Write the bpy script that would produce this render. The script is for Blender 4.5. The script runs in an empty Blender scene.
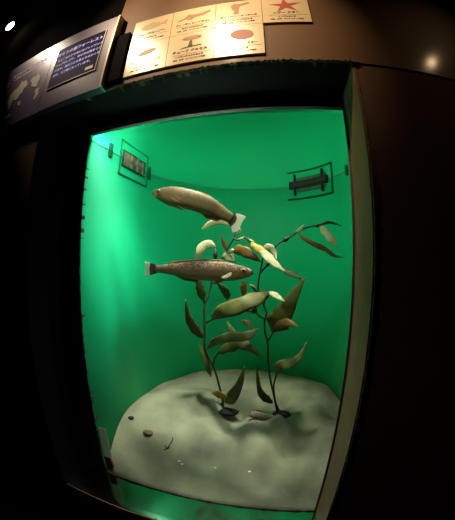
import bpy, bmesh, math, random
import numpy as np
from mathutils import Vector, Matrix
random.seed(7)
SC = bpy.context.scene
C = SC.collection
PI = math.pi
S, H = 0.65, 1.45                 # metres per layout unit, lens height
F_PX, CX, CY = 277.77, 227.5, 260.0


# ------------------------------------------------------------------ camera
def rodrigues(a):
    a = np.array(a, float); th = np.linalg.norm(a); k = a / th
    K = np.array([[0, -k[2], k[1]], [k[2], 0, -k[0]], [-k[1], k[0], 0]])
    return np.eye(3) + math.sin(th) * K + (1 - math.cos(th)) * K @ K


RC = rodrigues((0.0053, 0.209, 0.0132))


def ray(u, v):
    dx, dy = u - CX, v - CY
    r = math.hypot(dx, dy) + 1e-9; th = r / F_PX
    w = RC.T @ np.array([dx / r * math.sin(th), dy / r * math.sin(th), math.cos(th)])
    return np.array([w[0], w[2], -w[1]])


def onY(u, v, Y):
    d = ray(u, v); return d * Y / d[1]


def onX(u, v, X):
    d = ray(u, v); return d * X / d[0]


def M3(p):
    """layout units (lens at the origin) -> metres"""
    return Vector((p[0] * S, p[1] * S, p[2] * S + H))


cd = bpy.data.cameras.new('camera')
cd.type = 'PANO'
ct = cd if hasattr(cd, 'panorama_type') else cd.cycles
ct.panorama_type = 'FISHEYE_LENS_POLYNOMIAL'
ct.fisheye_fov = PI * 1.1
ct.fisheye_polynomial_k0 = 0
ct.fisheye_polynomial_k1 = -10 / F_PX
ct.fisheye_polynomial_k2 = 0
ct.fisheye_polynomial_k3 = 0
ct.fisheye_polynomial_k4 = 0
cd.sensor_fit = 'HORIZONTAL'; cd.sensor_width = 45.5; cd.sensor_height = 52.0
cd.clip_start = 0.01
cam = bpy.data.objects.new('camera', cd); C.objects.link(cam)
cv = lambda q: Vector((q[0], q[2], -q[1]))
rt, up, fw = cv(RC[0]), -cv(RC[1]), cv(RC[2])
cam.matrix_world = Matrix(((rt.x, up.x, -fw.x, 0), (rt.y, up.y, -fw.y, 0), (rt.z, up.z, -fw.z, H), (0, 0, 0, 1)))
SC.camera = cam


# ------------------------------------------------------------------ materials
def mat(name, col, rough=0.6, metal=0.0, spec=0.5, noise=None, bump=None, emit=None, coat=0.0, trans=0.0, bump_dist=0.004):
    """principled surface; noise = (scale, colour2, contrast 0..1); bump = (scale, strength)"""
    m = bpy.data.materials.new(name); m.use_nodes = True
    nt = m.node_tree; b = nt.nodes['Principled BSDF']
    b.inputs['Base Color'].default_value = (*col, 1)
    b.inputs['Roughness'].default_value = rough
    b.inputs['Metallic'].default_value = metal
    b.inputs['Specular IOR Level'].default_value = spec
    b.inputs['Coat Weight'].default_value = coat
    b.inputs['Coat Roughness'].default_value = 0.13
    tc = nt.nodes.new('ShaderNodeTexCoord')
    if noise:
        n = nt.nodes.new('ShaderNodeTexNoise'); n.inputs['Scale'].default_value = noise[0]; n.inputs['Detail'].default_value = 5
        r = nt.nodes.new('ShaderNodeValToRGB')
        r.color_ramp.elements[0].position = 0.5 - noise[2] / 2; r.color_ramp.elements[1].position = 0.5 + noise[2] / 2
        r.color_ramp.elements[0].color = (*col, 1); r.color_ramp.elements[1].color = (*noise[1], 1)
        nt.links.new(tc.outputs['Object'], n.inputs['Vector']); nt.links.new(n.outputs['Fac'], r.inputs['Fac'])
        nt.links.new(r.outputs['Color'], b.inputs['Base Color'])
    if bump:
        n = nt.nodes.new('ShaderNodeTexNoise'); n.inputs['Scale'].default_value = bump[0]; n.inputs['Detail'].default_value = 4
        bp = nt.nodes.new('ShaderNodeBump'); bp.inputs['Strength'].default_value = bump[1]; bp.inputs['Distance'].default_value = bump_dist
        nt.links.new(tc.outputs['Object'], n.inputs['Vector']); nt.links.new(n.outputs['Fac'], bp.inputs['Height'])
        nt.links.new(bp.outputs['Normal'], b.inputs['Normal'])
    if emit:
        b.inputs['Emission Color'].default_value = (*emit[0], 1); b.inputs['Emission Strength'].default_value = emit[1]
    if trans:
        t = nt.nodes.new('ShaderNodeBsdfTranslucent'); mx = nt.nodes.new('ShaderNodeMixShader'); mx.inputs[0].default_value = trans
        src = b.inputs['Base Color']
        if src.is_linked: nt.links.new(src.links[0].from_socket, t.inputs['Color'])
        else: t.inputs['Color'].default_value = (*col, 1)
        nt.links.new(b.outputs[0], mx.inputs[1]); nt.links.new(t.outputs[0], mx.inputs[2])
        nt.links.new(mx.outputs[0], nt.nodes['Material Output'].inputs['Surface'])
    return m


def mat_sheet(name, base, face_pow, gloss, rough, tint=(1, 1, 1), bump=None):
    """clear sheet: part straight-through, part mirror (more mirror toward grazing view when face_pow is set)"""
    m = bpy.data.materials.new(name); m.use_nodes = True
    nt = m.node_tree; nt.nodes.clear()
    o = nt.nodes.new('ShaderNodeOutputMaterial'); mx = nt.nodes.new('ShaderNodeMixShader')
    if face_pow is None:
        f = nt.nodes.new('ShaderNodeValue'); f.outputs[0].default_value = base
    else:
        lw = nt.nodes.new('ShaderNodeLayerWeight'); lw.inputs['Blend'].default_value = 0.5
        pw = nt.nodes.new('ShaderNodeMath'); pw.operation = 'POWER'; pw.inputs[1].default_value = face_pow
        f = nt.nodes.new('ShaderNodeMath'); f.operation = 'MULTIPLY_ADD'; f.inputs[1].default_value = .6; f.inputs[2].default_value = base
        nt.links.new(lw.outputs['Facing'], pw.inputs[0]); nt.links.new(pw.outputs[0], f.inputs[0])
    t = nt.nodes.new('ShaderNodeBsdfTransparent'); t.inputs['Color'].default_value = (*tint, 1)
    g = nt.nodes.new('ShaderNodeBsdfGlossy'); g.inputs['Roughness'].default_value = rough; g.inputs['Color'].default_value = (*gloss, 1)
    if bump:
        tc = nt.nodes.new('ShaderNodeTexCoord')
        n = nt.nodes.new('ShaderNodeTexNoise'); n.inputs['Scale'].default_value = bump[0]; n.inputs['Detail'].default_value = 2
        bp = nt.nodes.new('ShaderNodeBump'); bp.inputs['Strength'].default_value = bump[1]; bp.inputs['Distance'].default_value = 0.01
        nt.links.new(tc.outputs['Object'], n.inputs['Vector']); nt.links.new(n.outputs['Fac'], bp.inputs['Height'])
        nt.links.new(bp.outputs['Normal'], g.inputs['Normal'])
    nt.links.new(f.outputs[0], mx.inputs[0]); nt.links.new(t.outputs[0], mx.inputs[1]); nt.links.new(g.outputs[0], mx.inputs[2])
    nt.links.new(mx.outputs[0], o.inputs['Surface'])
    return m


WALL = mat('brown_wall_cloth', (0.17, 0.088, 0.056), 0.75, spec=0.2, noise=(9, (0.13, 0.067, 0.042), 0.6), bump=(420, 0.5))
UPPER = mat('brown_satin_panel', (0.19, 0.098, 0.048), 0.5, spec=0.2, noise=(6, (0.165, 0.085, 0.042), 0.6), bump=(160, 0.12), coat=.35)
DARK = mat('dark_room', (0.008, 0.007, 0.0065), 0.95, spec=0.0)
LINING = mat('black_lining', (0.0022, 0.0026, 0.0022), 0.7, spec=0.03)
JAMB = mat('olive_brown_jamb', (0.22, 0.16, 0.095), 0.6, spec=0.2, noise=(14, (0.16, 0.115, 0.065), 0.5))
SILL = mat('polished_steel_sill', (0.62, 0.62, 0.56), 0.13, metal=1.0, noise=(5, (0.42, 0.40, 0.34), 0.5))
LIP = mat('frayed_trim', (0.26, 0.16, 0.10), 0.8, spec=0.2, noise=(260, (0.06, 0.03, 0.018), 0.35), bump=(300, 1.0))
GREEN = mat('green_tank_wall', (0.008, 0.74, 0.335), 0.6, spec=0.45, noise=(3, (0.005, 0.69, 0.305), 0.8))
WATERLINE = mat('pale_waterline', (0.10, 0.58, 0.36), 0.5)
BLACK = mat('black_seal', (0.010, 0.008, 0.010), 0.55, spec=0.4, noise=(55, (0.05, 0.035, 0.035), 0.25), bump=(150, 0.8))
WHITE = mat('white_plastic', (0.70, 0.70, 0.68), 0.5, trans=.6)
RED = mat('dull_red_plastic', (0.22, 0.03, 0.03), 0.5)
GLASS = mat_sheet('pane_glass', .02, 6, (0.9, 1, 0.95), 0.02, (0.96, 1, 0.98))
WATER = mat_sheet('water_top', .72, None, (0.80, 1.0, 0.90), 0.05, (1, 1, 1), (5, 0.05))
SAND = mat('grey_sand', (0.30, 0.29, 0.195), 0.95, spec=0.1, noise=(5, (0.135, 0.135, 0.10), 0.4), bump=(70, 0.35))
PANEL = mat('mauve_grey_panel', (0.10, 0.072, 0.135), 0.36, spec=0.5)
PANEL_EDGE = mat('pale_panel_edge', (0.42, 0.34, 0.27), 0.3, metal=0.3)
SCREEN = mat('navy_plate_glow', (0.006, 0.004, 0.022), 0.5, spec=0.02, emit=((.35, .2, 1.0), .012))  # faint glow added to the sign's text plate
LILAC_GLOW = mat('lilac_print_glow', (0.50, 0.46, 0.80), 0.6, spec=.1, emit=((.62, .55, 1.0), .42))  # glow added so the text stays lilac under the warm lamp
TEXT_WHITE = mat('cream_print', (0.70, 0.64, 0.52), 0.6)
MAPLAND = mat('beige_print', (0.46, 0.41, 0.28), 0.6)
CARD = mat('laminated_cream_card', (0.74, 0.56, 0.33), 0.24, spec=0.9)
INK = mat('dark_print', (0.035, 0.022, 0.012), 0.6)
ORANGE = mat('orange_red_print', (0.42, 0.05, 0.015), 0.5)
ROSE = mat('rose_print', (0.40, 0.10, 0.045), 0.5)
TAN = mat('tan_print', (0.34, 0.13, 0.04), 0.5)
OCHRE = mat('ochre_print', (0.45, 0.27, 0.06), 0.5)
LAMPBODY = mat('black_lamp_metal', (0.02, 0.02, 0.02), 0.4, metal=0.5)
LENS = mat('lit_lamp_lens', (1, 0.85, 0.6), 0.4, emit=((1.0, 0.78, 0.45), 14))
STEM = mat('dark_kelp_stem', (0.030, 0.028, 0.012), 0.6)
L_OLIVE = mat('olive_kelp_blade', (0.15, 0.165, 0.035), 0.5, noise=(22, (0.08, 0.095, 0.025), 0.4), trans=0.5)
L_OLIVEB = mat('light_olive_kelp_blade', (0.24, 0.22, 0.055), 0.5, noise=(14, (0.09, 0.095, 0.022), 0.35), trans=0.45)
L_PALE = mat('cream_kelp_blade', (0.74, 0.66, 0.40), 0.5, noise=(26, (0.58, 0.52, 0.28), 0.4), trans=0.4)
L_SAGE = mat('sage_kelp_blade', (0.22, 0.23, 0.095), 0.5, noise=(24, (0.13, 0.15, 0.05), 0.4), trans=0.35)
L_YELLOW = mat('yellow_kelp_blade', (0.62, 0.38, 0.02), 0.45, noise=(30, (0.58, 0.42, 0.09), 0.3), trans=0.45)
L_BROWN = mat('brown_kelp_blade', (0.24, 0.125, 0.018), 0.5, noise=(20, (0.13, 0.075, 0.02), 0.4), trans=0.45)
STONE = mat('dark_stone', (0.014, 0.014, 0.012), 0.8, spec=0.2, bump=(60, 0.6))
STONE_B = mat('brown_stone', (0.10, 0.065, 0.040), 0.8, bump=(60, 0.6))
GLINT = mat('white_glint', (0.75, 0.74, 0.68), 0.35)
OVER_FRAME = mat('green_frame_plastic', (0.020, 0.26, 0.13), 0.5)
OVER_DARK = mat('dark_frame_plastic', (0.010, 0.11, 0.058), 0.5)
OVER_HOLE = mat('brown_black_slot', (0.045, 0.030, 0.026), 0.6, noise=(40, (0.09, 0.06, 0.05), 0.4))
OVER_PALE = mat('pale_weir_plate', (0.16, 0.30, 0.19), 0.5, noise=(30, (0.10, 0.20, 0.12), 0.4))
OVER_WINDOW = mat('beige_weir_window', (0.42, 0.33, 0.22), 0.5, noise=(30, (0.12, 0.09, 0.06), 0.5))
EYE = mat('dark_fish_eye', (0.006, 0.005, 0.005), 0.1)
EYE_RING = mat('bronze_eye_ring', (0.30, 0.20, 0.10), 0.3)
FIN_WHITE = mat('white_fin', (0.78, 0.76, 0.62), 0.5, trans=0.5)
FIN_BAND = mat('dark_fin_band', (0.06, 0.042, 0.025), 0.5)
FIN_TAN = mat('tan_fin', (0.36, 0.24, 0.10), 0.5, trans=0.6)


def fish_mat(name, back, flank, belly, speck, scale):
    """countershaded skin: object-space height drives back/flank/belly, noise speckles the back"""
    m = mat(name, flank, 0.62, spec=0.18)
    nt = m.node_tree; b = nt.nodes['Principled BSDF']
    at = nt.nodes.new('ShaderNodeAttribute'); at.attribute_name = 'girth'
    r = nt.nodes.new('ShaderNodeValToRGB')
    e = r.color_ramp.elements
    e[0].position = 0.10; e[0].color = (*belly, 1); e[1].position = 0.85; e[1].color = (*back, 1)
    x = e.new(0.48); x.color = (*flank, 1)
    nt.links.new(at.outputs['Fac'], r.inputs['Fac'])
    tc = nt.nodes.new('ShaderNodeTexCoord')
    n = nt.nodes.new('ShaderNodeTexNoise'); n.inputs['Scale'].default_value = scale; n.inputs['Detail'].default_value = 3
    nt.links.new(tc.outputs['Object'], n.inputs['Vector'])
    r2 = nt.nodes.new('ShaderNodeValToRGB'); r2.color_ramp.elements[0].position = 0.42; r2.color_ramp.elements[1].position = 0.62
    nt.links.new(n.outputs['Fac'], r2.inputs['Fac'])
    mu = nt.nodes.new('ShaderNodeMath'); mu.operation = 'MULTIPLY'
    nt.links.new(r2.outputs['Color'], mu.inputs[0]); nt.links.new(at.outputs['Fac'], mu.inputs[1])
    mx = nt.nodes.new('ShaderNodeMixRGB'); mx.inputs['Color2'].default_value = (*speck, 1)
    nt.links.new(mu.outputs[0], mx.inputs['Fac']); nt.links.new(r.outputs['Color'], mx.inputs['Color1'])
    nt.links.new(mx.outputs['Color'], b.inputs['Base Color'])
    return m


SKIN_A = fish_mat('golden_brown_fish_skin', (0.062, 0.040, 0.013), (0.135, 0.092, 0.034), (0.33, 0.23, 0.10), (0.055, 0.034, 0.012), 150)
SKIN_B = fish_mat('mottled_brown_fish_skin', (0.030, 0.018, 0.010), (0.115, 0.068, 0.034), (0.42, 0.29, 0.165), (0.22, 0.14, 0.085), 125)
SKIN_C = fish_mat('pinkish_grey_fish_skin', (0.24, 0.19, 0.14), (0.38, 0.30, 0.23), (0.46, 0.37, 0.29), (0.12, 0.10, 0.08), 150)


# ------------------------------------------------------------------ object helpers
def world_loc(o):
    v = Vector((0, 0, 0))
    while o is not None:
        v = v + o.location; o = o.parent
    return v


def obj(name, verts, faces, m, parent=None, smooth=False, origin=None):
    """one mesh object; verts are metres in the world; parent is an object that only has a location"""
    base = world_loc(parent) if parent is not None else (origin or Vector((0, 0, 0)))
    me = bpy.data.meshes.new(name)
    me.from_pydata([tuple(Vector(v) - base) for v in verts], [], faces)
    bm = bmesh.new(); bm.from_mesh(me)
    bmesh.ops.remove_doubles(bm, verts=bm.verts, dist=1e-7)
    bmesh.ops.recalc_face_normals(bm, faces=bm.faces)
    bm.to_mesh(me); bm.free()
    if smooth:
        for p in me.polygons: p.use_smooth = True
    for q in (m if isinstance(m, (list, tuple)) else [m]): me.materials.append(q)
    o = bpy.data.objects.new(name, me); C.objects.link(o)
    if parent is not None: o.parent = parent
    else: o.location = base
    return o


def thing(name, label, cat, loc, group=None):
    o = bpy.data.objects.new(name, None); C.objects.link(o); o.location = loc
    o.empty_display_size = 0.05
    return tag(o, label, cat, group)


def tag(o, label=None, cat=None, group=None, kind=None):
    if label: o['label'] = label
    if cat: o['category'] = cat
    if group: o['group'] = group
    if kind: o['kind'] = kind
    return o


class Geo:
    def __init__(s): s.v, s.f = [], []

    def add(s, v, f):
        n = len(s.v); s.v += [Vector(p) for p in v]; s.f += [[i + n for i in q] for q in f]; return s

    def box(s, a, b):
        """axis box between two layout-unit corners"""
        x0, x1 = sorted((a[0], b[0])); y0, y1 = sorted((a[1], b[1])); z0, z1 = sorted((a[2], b[2]))
        P = [M3(p) for p in ((x0, y0, z0), (x1, y0, z0), (x1, y1, z0), (x0, y1, z0), (x0, y0, z1), (x1, y0, z1), (x1, y1, z1), (x0, y1, z1))]
        return s.add(P, [[0, 3, 2, 1], [4, 5, 6, 7], [0, 1, 5, 4], [1, 2, 6, 5], [2, 3, 7, 6], [3, 0, 4, 7]])

    def plate(s, pts, n, th):
        """flat polygon (metres) given thickness th along n"""
        k = len(pts); n = Vector(n).normalized() * th / 2
        s.add([Vector(p) + n for p in pts] + [Vector(p) - n for p in pts],
              [list(range(k)), list(range(2 * k - 1, k - 1, -1))] + [[i, i + k, (i + 1) % k + k, (i + 1) % k] for i in range(k)])
        return s

    def tube(s, pts, rad, seg=8):
        pts = [Vector(p) for p in pts]; n = len(pts)
        rad = rad if isinstance(rad, (list, tuple)) else [rad] * n
        V, F = [], []; ref = Vector((0.31, 0.87, 0.38)).normalized()
        for i, p in enumerate(pts):
            t = (pts[min(i + 1, n - 1)] - pts[max(i - 1, 0)]).normalized()
            a = t.cross(ref).normalized(); b = t.cross(a)
            for k in range(seg):
                w = 2 * PI * k / seg; V.append(p + (a * math.cos(w) + b * math.sin(w)) * rad[i])
        for i in range(n - 1):
            for k in range(seg):
                F.append([i * seg + k, i * seg + (k + 1) % seg, (i + 1) * seg + (k + 1) % seg, (i + 1) * seg + k])
        F.append(list(range(seg))[::-1]); F.append([(n - 1) * seg + k for k in range(seg)])
        return s.add(V, F)

    def blob(s, c, r, seg=14, rings=8, jitter=0.0):
        c = Vector(c); r = r if isinstance(r, (tuple, list)) else (r, r, r)
        V, F = [c + Vector((0, 0, r[2]))], []
        for i in range(1, rings):
            for k in range(seg):
                a, w = PI * i / rings, 2 * PI * k / seg; j = 1 + random.uniform(-jitter, jitter)
                V.append(c + Vector((r[0] * math.sin(a) * math.cos(w) * j, r[1] * math.sin(a) * math.sin(w) * j, r[2] * math.cos(a) * j)))
        V.append(c - Vector((0, 0, r[2]))); e = len(V) - 1
        for k in range(seg): F.append([0, 1 + k, 1 + (k + 1) % seg]); F.append([e, e - seg + (k + 1) % seg, e - seg + k])
        for i in range(rings - 2):
            for k in range(seg): F.append([1 + i * seg + k, 1 + (i + 1) * seg + k, 1 + (i + 1) * seg + (k + 1) % seg, 1 + i * seg + (k + 1) % seg])
        return s.add(V, F)

    def build(s, name, m, parent=None, smooth=False, origin=None): return obj(name, s.v, s.f, m, parent, smooth, origin)


def smooth_path(P, n=6):
    """centripetal Catmull-Rom through P"""
    P = [np.array(p, float) for p in P]; out = []
    Q = [2 * P[0] - P[1]] + P + [2 * P[-1] - P[-2]]
    kn = [0.0]
    for a, b in zip(Q, Q[1:]): kn.append(kn[-1] + max(1e-4, float(np.linalg.norm((b - a)[:3]))) ** .5)
    for i in range(1, len(Q) - 2):
        p0, p1, p2, p3 = Q[i - 1:i + 3]; t0, t1, t2, t3 = kn[i - 1:i + 3]
        for k in range(n):
            t = t1 + (t2 - t1) * k / n
            a1 = (t1 - t) / (t1 - t0) * p0 + (t - t0) / (t1 - t0) * p1
            a2 = (t2 - t) / (t2 - t1) * p1 + (t - t1) / (t2 - t1) * p2
            a3 = (t3 - t) / (t3 - t2) * p2 + (t - t2) / (t3 - t2) * p3
            b1 = (t2 - t) / (t2 - t0) * a1 + (t - t0) / (t2 - t0) * a2
            b2 = (t3 - t) / (t3 - t1) * a2 + (t - t1) / (t3 - t1) * a3
            out.append((t2 - t) / (t2 - t1) * b1 + (t - t1) / (t2 - t1) * b2)
    out.append(P[-1]); return out


def text(name, body, size, x, z, Y, m, parent, align='CENTER', fat=0.0):
    """printed line on a plate facing the visitor; size, x, z, Y in layout units"""
    cu = bpy.data.curves.new(name, 'FONT'); cu.body = body; cu.size = size * S; cu.align_x = align
    cu.extrude = 0.0004; cu.offset = fat
    t = bpy.data.objects.new(name + '_curve', cu); C.objects.link(t)
    bpy.context.view_layer.update()
    me = bpy.data.meshes.new_from_object(t.evaluated_get(bpy.context.evaluated_depsgraph_get()))
    bpy.data.objects.remove(t); bpy.data.curves.remove(cu)
    p = M3((x, Y, z))
    v = [Vector((p.x + q.co.x, p.y - q.co.z - 0.0003, p.z + q.co.y)) for q in me.vertices]
    f = [list(q.vertices) for q in me.polygons]
    bpy.data.meshes.remove(me)
    return v, f


# ------------------------------------------------------------------ room shell
XL, XR, ZT, ZS, YB = -1.358, 0.3284, 0.8493, -1.60, 1.2835
ZF, ZC = -H / S, 2.25
g = Geo(); g.box((-5, 1, ZF), (XL, YB, ZT)).box((XR, 1, ZF), (5, YB, ZT)).box((XL, 1, ZF), (XR, YB, ZS))
wf = g.build('wall_front', WALL); tag(wf, 'dark brown wall around the tank opening', kind='structure')
g = Geo(); g.box((-.9, 0.9915, ZT), (5, YB, ZC))
tag(g.build('wall_upper', UPPER), 'brown satin panel above the tank opening', kind='structure')
tag(Geo().box((-5, 0.987, ZT), (-.9, YB, ZC)).build('wall_upper_left', DARK), 'wall above the map panel, lack of light put into its black colour', kind='structure')  # upper wall beyond the lamp pool, its darkness painted as black
tag(Geo().box((-5, -4, ZF - .1), (5, 4, ZF)).build('floor', DARK), 'dark floor', kind='structure')
tag(Geo().box((-5, -4, ZC), (5, 1.3, ZC + .1)).build('ceiling', DARK), 'black ceiling', kind='structure')
tag(Geo().box((-5.1, -4, ZF), (-5, 1.3, ZC)).build('wall_left', DARK), 'black left wall', kind='structure')
tag(Geo().box((5, -4, ZF), (5.1, 1.3, ZC)).build('wall_right', DARK), 'black right wall', kind='structure')
tag(Geo().box((-5, -4.1, ZF), (5, -4, ZC)).build('wall_back', DARK), 'black wall behind the visitor', kind='structure')
# frayed lip along the top of the opening
n = 150; V, Fc = [], []
for i in range(n + 1):
    x = -1.02 + (XR + 0.03 + 1.02) * i / n
    j0 = random.uniform(-.0045, .0045); y0 = 0.978 + random.uniform(-.004, .004)
    for (y, z) in ((y0, ZT - .003 + j0), (y0 + .011, ZT + .009), (0.992, ZT + .011), (1.03, ZT + .010), (1.03, ZT - .003 + j0)):
        V.append(M3((x, y, z)))
for i in range(n):
    for k in range(5): Fc.append([i * 5 + k, i * 5 + (k + 1) % 5, i * 5 + 5 + (k + 1) % 5, i * 5 + 5 + k])
Fc += [[0, 1, 2, 3, 4], [n * 5 + k for k in (4, 3, 2, 1, 0)]]
tag(obj('trim_1', V, Fc, LIP), 'frayed lip along the top of the tank opening', kind='structure')
tag(Geo().box((XL, 1.002, ZS), (XL + .006, YB, ZT)).build('trim_2', LINING), 'black lining of the left jamb', kind='structure')
tag(Geo().box((XL, 1.002, ZT - .006), (XR, YB, ZT)).build('trim_3', LINING), 'black lining under the header', kind='structure')
tag(Geo().box((XR - .004, 1.0, ZS), (XR, YB, ZT - .006)).build('trim_4', JAMB), 'olive brown right jamb', kind='structure')
# sill with a rounded nose
V = []; prof = [(1.275, ZS + .004), (1.05, ZS + .004), (1.01, ZS + .002), (0.985, ZS - .012), (0.975, ZS - .04), (0.985, ZS - .075), (1.275, ZS - .075)]
for x in (XL, XR):
    for (y, z) in prof: V.append(M3((x, y, z)))
k = len(prof)
tag(obj('trim_5', V, [list(range(k)), list(range(2 * k - 1, k - 1, -1))] + [[i, (i + 1) % k, (i + 1) % k + k, i + k] for i in range(k)], SILL, smooth=False),
    'glossy black sill below the tank pane', kind='structure')
# cloth edge of the right-hand wall, corner light put into its tan colour
n = 120; V, Fc = [], []
for i in range(n + 1):
    z = ZS + (ZT - ZS) * i / n; r = .004 + random.uniform(-.002, .002)
    for k in range(6):
        w = 2 * PI * k / 6; V.append(M3((XR + .006 + r * math.cos(w), 0.998 + r * math.sin(w), z)))
for i in range(n):
    for k in range(6): Fc.append([i * 6 + k, i * 6 + (k + 1) % 6, i * 6 + 6 + (k + 1) % 6, i * 6 + 6 + k])
tag(obj('trim_6', V, Fc, LIP), 'frayed cloth edge on the right of the opening', kind='structure')

# ------------------------------------------------------------------ aquarium shell
TXL, TXR, TXC, TYC, TR_ = -1.17, 0.56, -0.305, 2.02, 0.86


def shell(off):
    p = [(TXL - off, YB + .004)]
    for i in range(49):
        a = PI - PI * i / 48
        p.append((TXC + (TR_ + .005 + off) * math.cos(a), TYC + (TR_ + off) * math.sin(a)))
    p.append((TXR + off, YB + .004)); return p


tank = thing('aquarium', 'tall green walled aquarium behind the glazed wall opening', 'aquarium', M3((TXC, 2.0, ZF)))
a, b = shell(0), shell(.04); n = len(a)
V = [M3((*p, z)) for z in (-1.85, 2.1) for p in a] + [M3((*p, z)) for z in (-1.85, 2.1) for p in b]
Fc = []
for i in range(n - 1):
    Fc += [[i, i + 1, n + i + 1, n + i], [2 * n + i, 3 * n + i, 3 * n + i + 1, 2 * n + i + 1],
           [n + i, n + i + 1, 3 * n + i + 1, 3 * n + i], [i, 2 * n + i, 2 * n + i + 1, i + 1]]
Fc += [[0, n, 3 * n, 2 * n], [n - 1, 3 * n - 1, 4 * n - 1, 2 * n - 1]]
o = obj('tank_wall', V, Fc, GREEN, tank, smooth=True); tag(o, 'green curved tank wall')
g = Geo().plate([M3((*p, -1.9)) for p in b], (0, 0, 1), .06); tag(g.build('tank_floor', GREEN, tank), 'green tank bottom')
w0 = [(TXC + (p[0] - TXC) * .996, TYC + (p[1] - TYC) * .996) for p in a]
V = [M3((*p, z)) for z in (.738, .748) for p in w0] + [M3((*p, z)) for z in (.738, .748) for p in a]
Fc = []
for i in range(n - 1):
    Fc += [[i, i + 1, n + i + 1, n + i], [i, 2 * n + i, 2 * n + i + 1, i + 1], [n + i, n + i + 1, 3 * n + i + 1, 3 * n + i]]
tag(obj('waterline_mark', V, Fc, WATERLINE, tank, smooth=True), 'pale line where the water meets the wall')
tag(Geo().box((XL + .006, YB - .012, ZS), (XR - .004, YB, ZT - .006)).build('viewing_pane', GLASS, tank), 'clear viewing glass')
# black seal strips round the glass, the left one with a ragged inner edge
n = 130; V, Fc = [], []
for i in range(n + 1):
    z = ZS + (ZT - .006 - ZS) * i / n
    x1 = -1.172 + random.uniform(-.007, .004)
    for (x, y) in ((XL + .006, YB), (x1, YB), (x1, YB + .03), (XL + .006, YB + .03)): V.append(M3((x, y, z)))
for i in range(n):
    for k in range(4): Fc.append([i * 4 + k, i * 4 + (k + 1) % 4, i * 4 + 4 + (k + 1) % 4, i * 4 + 4 + k])
Fc += [[0, 1, 2, 3], [n * 4 + k for k in (3, 2, 1, 0)]]
tag(obj('seal_strip', V, Fc, BLACK, tank), 'ragged black seal down the left of the glass')
o = Geo().box((XL + .006, YB, .777), (XR, YB + .03, ZT)).build('top_rail', LINING, tank); tag(o, 'black rail along the top of the glass')
g = Geo()
n = 90; V, Fc = [], []
for i in range(n + 1):
    x = XL + .006 + (XR - XL - .01) * i / n; z1 = ZS + .012 + random.uniform(-.004, .005)
    for (y, z) in ((YB - .016, ZS), (YB - .016, z1), (YB - .012, z1 + .002), (YB - .012, ZS)): V.append(M3((x, y, z)))
for i in range(n):
    for k in range(4): Fc.append([i * 4 + k, i * 4 + (k + 1) % 4, i * 4 + 4 + (k + 1) % 4, i * 4 + 4 + k])
tag(obj('bottom_seal', V, Fc, BLACK, tank), 'black seal along the bottom of the glass')
tag(Geo().box((XR - .016, YB - .016, ZS), (XR - .004, YB - .012, .777)).build('side_bead', STONE_B, tank), 'thin brown bead down the right of the glass')

# water top (seen from below as a mirror)
wv = [M3((*p, .743)) for p in [(TXC + (p[0] - TXC) * .998, p[1]) for p in shell(-.002)]]
ws = obj('water_surface', wv, [list(range(len(wv)))], WATER)
if ws.data.polygons[0].normal.z < 0: ws.data.flip_normals()
tag(ws, 'still water surface at the top of the tank', 'water', kind='stuff')


# ------------------------------------------------------------------ sand
def sstep(t): t = min(1, max(0, t)); return t * t * (3 - 2 * t)


bumps = [(-.55, 1.72, .30, .05), (-.12, 1.62, .20, .045), (-.75, 1.55, .18, .04), (-.36, 1.86, .14, -.06), (.14, 1.78, .20, -.05), (.3, 1.98, .22, .05),
         (-.62, 2.1, .18, .05), (-.3, 2.06, .12, -.06), (.0, 2.12, .10, -.04), (-.03, 1.46, .13, -.04), (.2, 1.48, .13, .035), (-.9, 1.95, .22, .05), (-.42, 1.52, .10, -.03),
         (.25, 2.4, .3, .05), (-.2, 2.45, .3, .04), (-.18, 1.84, .12, .035), (-.6, 1.9, .10, -.04), (.02, 1.92, .10, .04), (.12, 1.72, .12, -.03), (-.28, 1.7, .08, -.03), (.33, 1.75, .12, .02)]


def sand_z(x, y):
    L = 0.45 + 0.55 * sstep((x + 1.17) / .7)
    k = min(1, max(0, (y - YB) / L))
    z = -1.6 + .375 * (1 - (1 - k) ** 2)
    e = sstep((y - YB) / .15)
    for (bx, by, r, h) in bumps:
        d = ((x - bx) ** 2 + (y - by) ** 2) / r ** 2
        z += 1.7 * h * math.exp(-d * 1.5) * e
    z += e * (.008 * math.sin(11 * x + 4 * y) * math.sin(9 * y - 3 * x + 1) + .005 * math.sin(23 * x - 7 * y + 2))
    return z


def at_sand(u, v):
    d = ray(u, v); t = 1.2 / d[1]
    while t < 6:
        p = d * t
        if p[2] <= sand_z(p[0], p[1]): return p
        t += .002
    return d * 2.2


NX, NY = 110, 100; V, Fc = [], []
for j in range(NY + 1):
    y = YB + .006 + (TYC + TR_ - YB - .01) * j / NY
    hw = TR_ if y <= TYC else math.sqrt(max(0.0, TR_ ** 2 - (y - TYC) ** 2))
    for i in range(NX + 1):
        x = TXC - hw + 2 * hw * i / NX; V.append(M3((x, y, sand_z(x, y))))
top = len(V)
for j in range(NY):
    for i in range(NX): q = j * (NX + 1) + i; Fc.append([q, q + 1, q + NX + 2, q + NX + 1])
fr = []
for i in range(NX + 1): fr.append(len(V)); V.append(Vector((V[i].x, V[i].y, M3((0, 0, -1.84)).z)))
for i in range(NX): Fc.append([i, fr[i], fr[i + 1], i + 1])
tag(obj('sand', V, Fc, SAND, smooth=True), 'bed of grey sand rising toward the back of the tank', 'sand', kind='stuff')


# ------------------------------------------------------------------ kelp
def px_len(p, n): return n / F_PX * float(np.linalg.norm(p))


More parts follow.
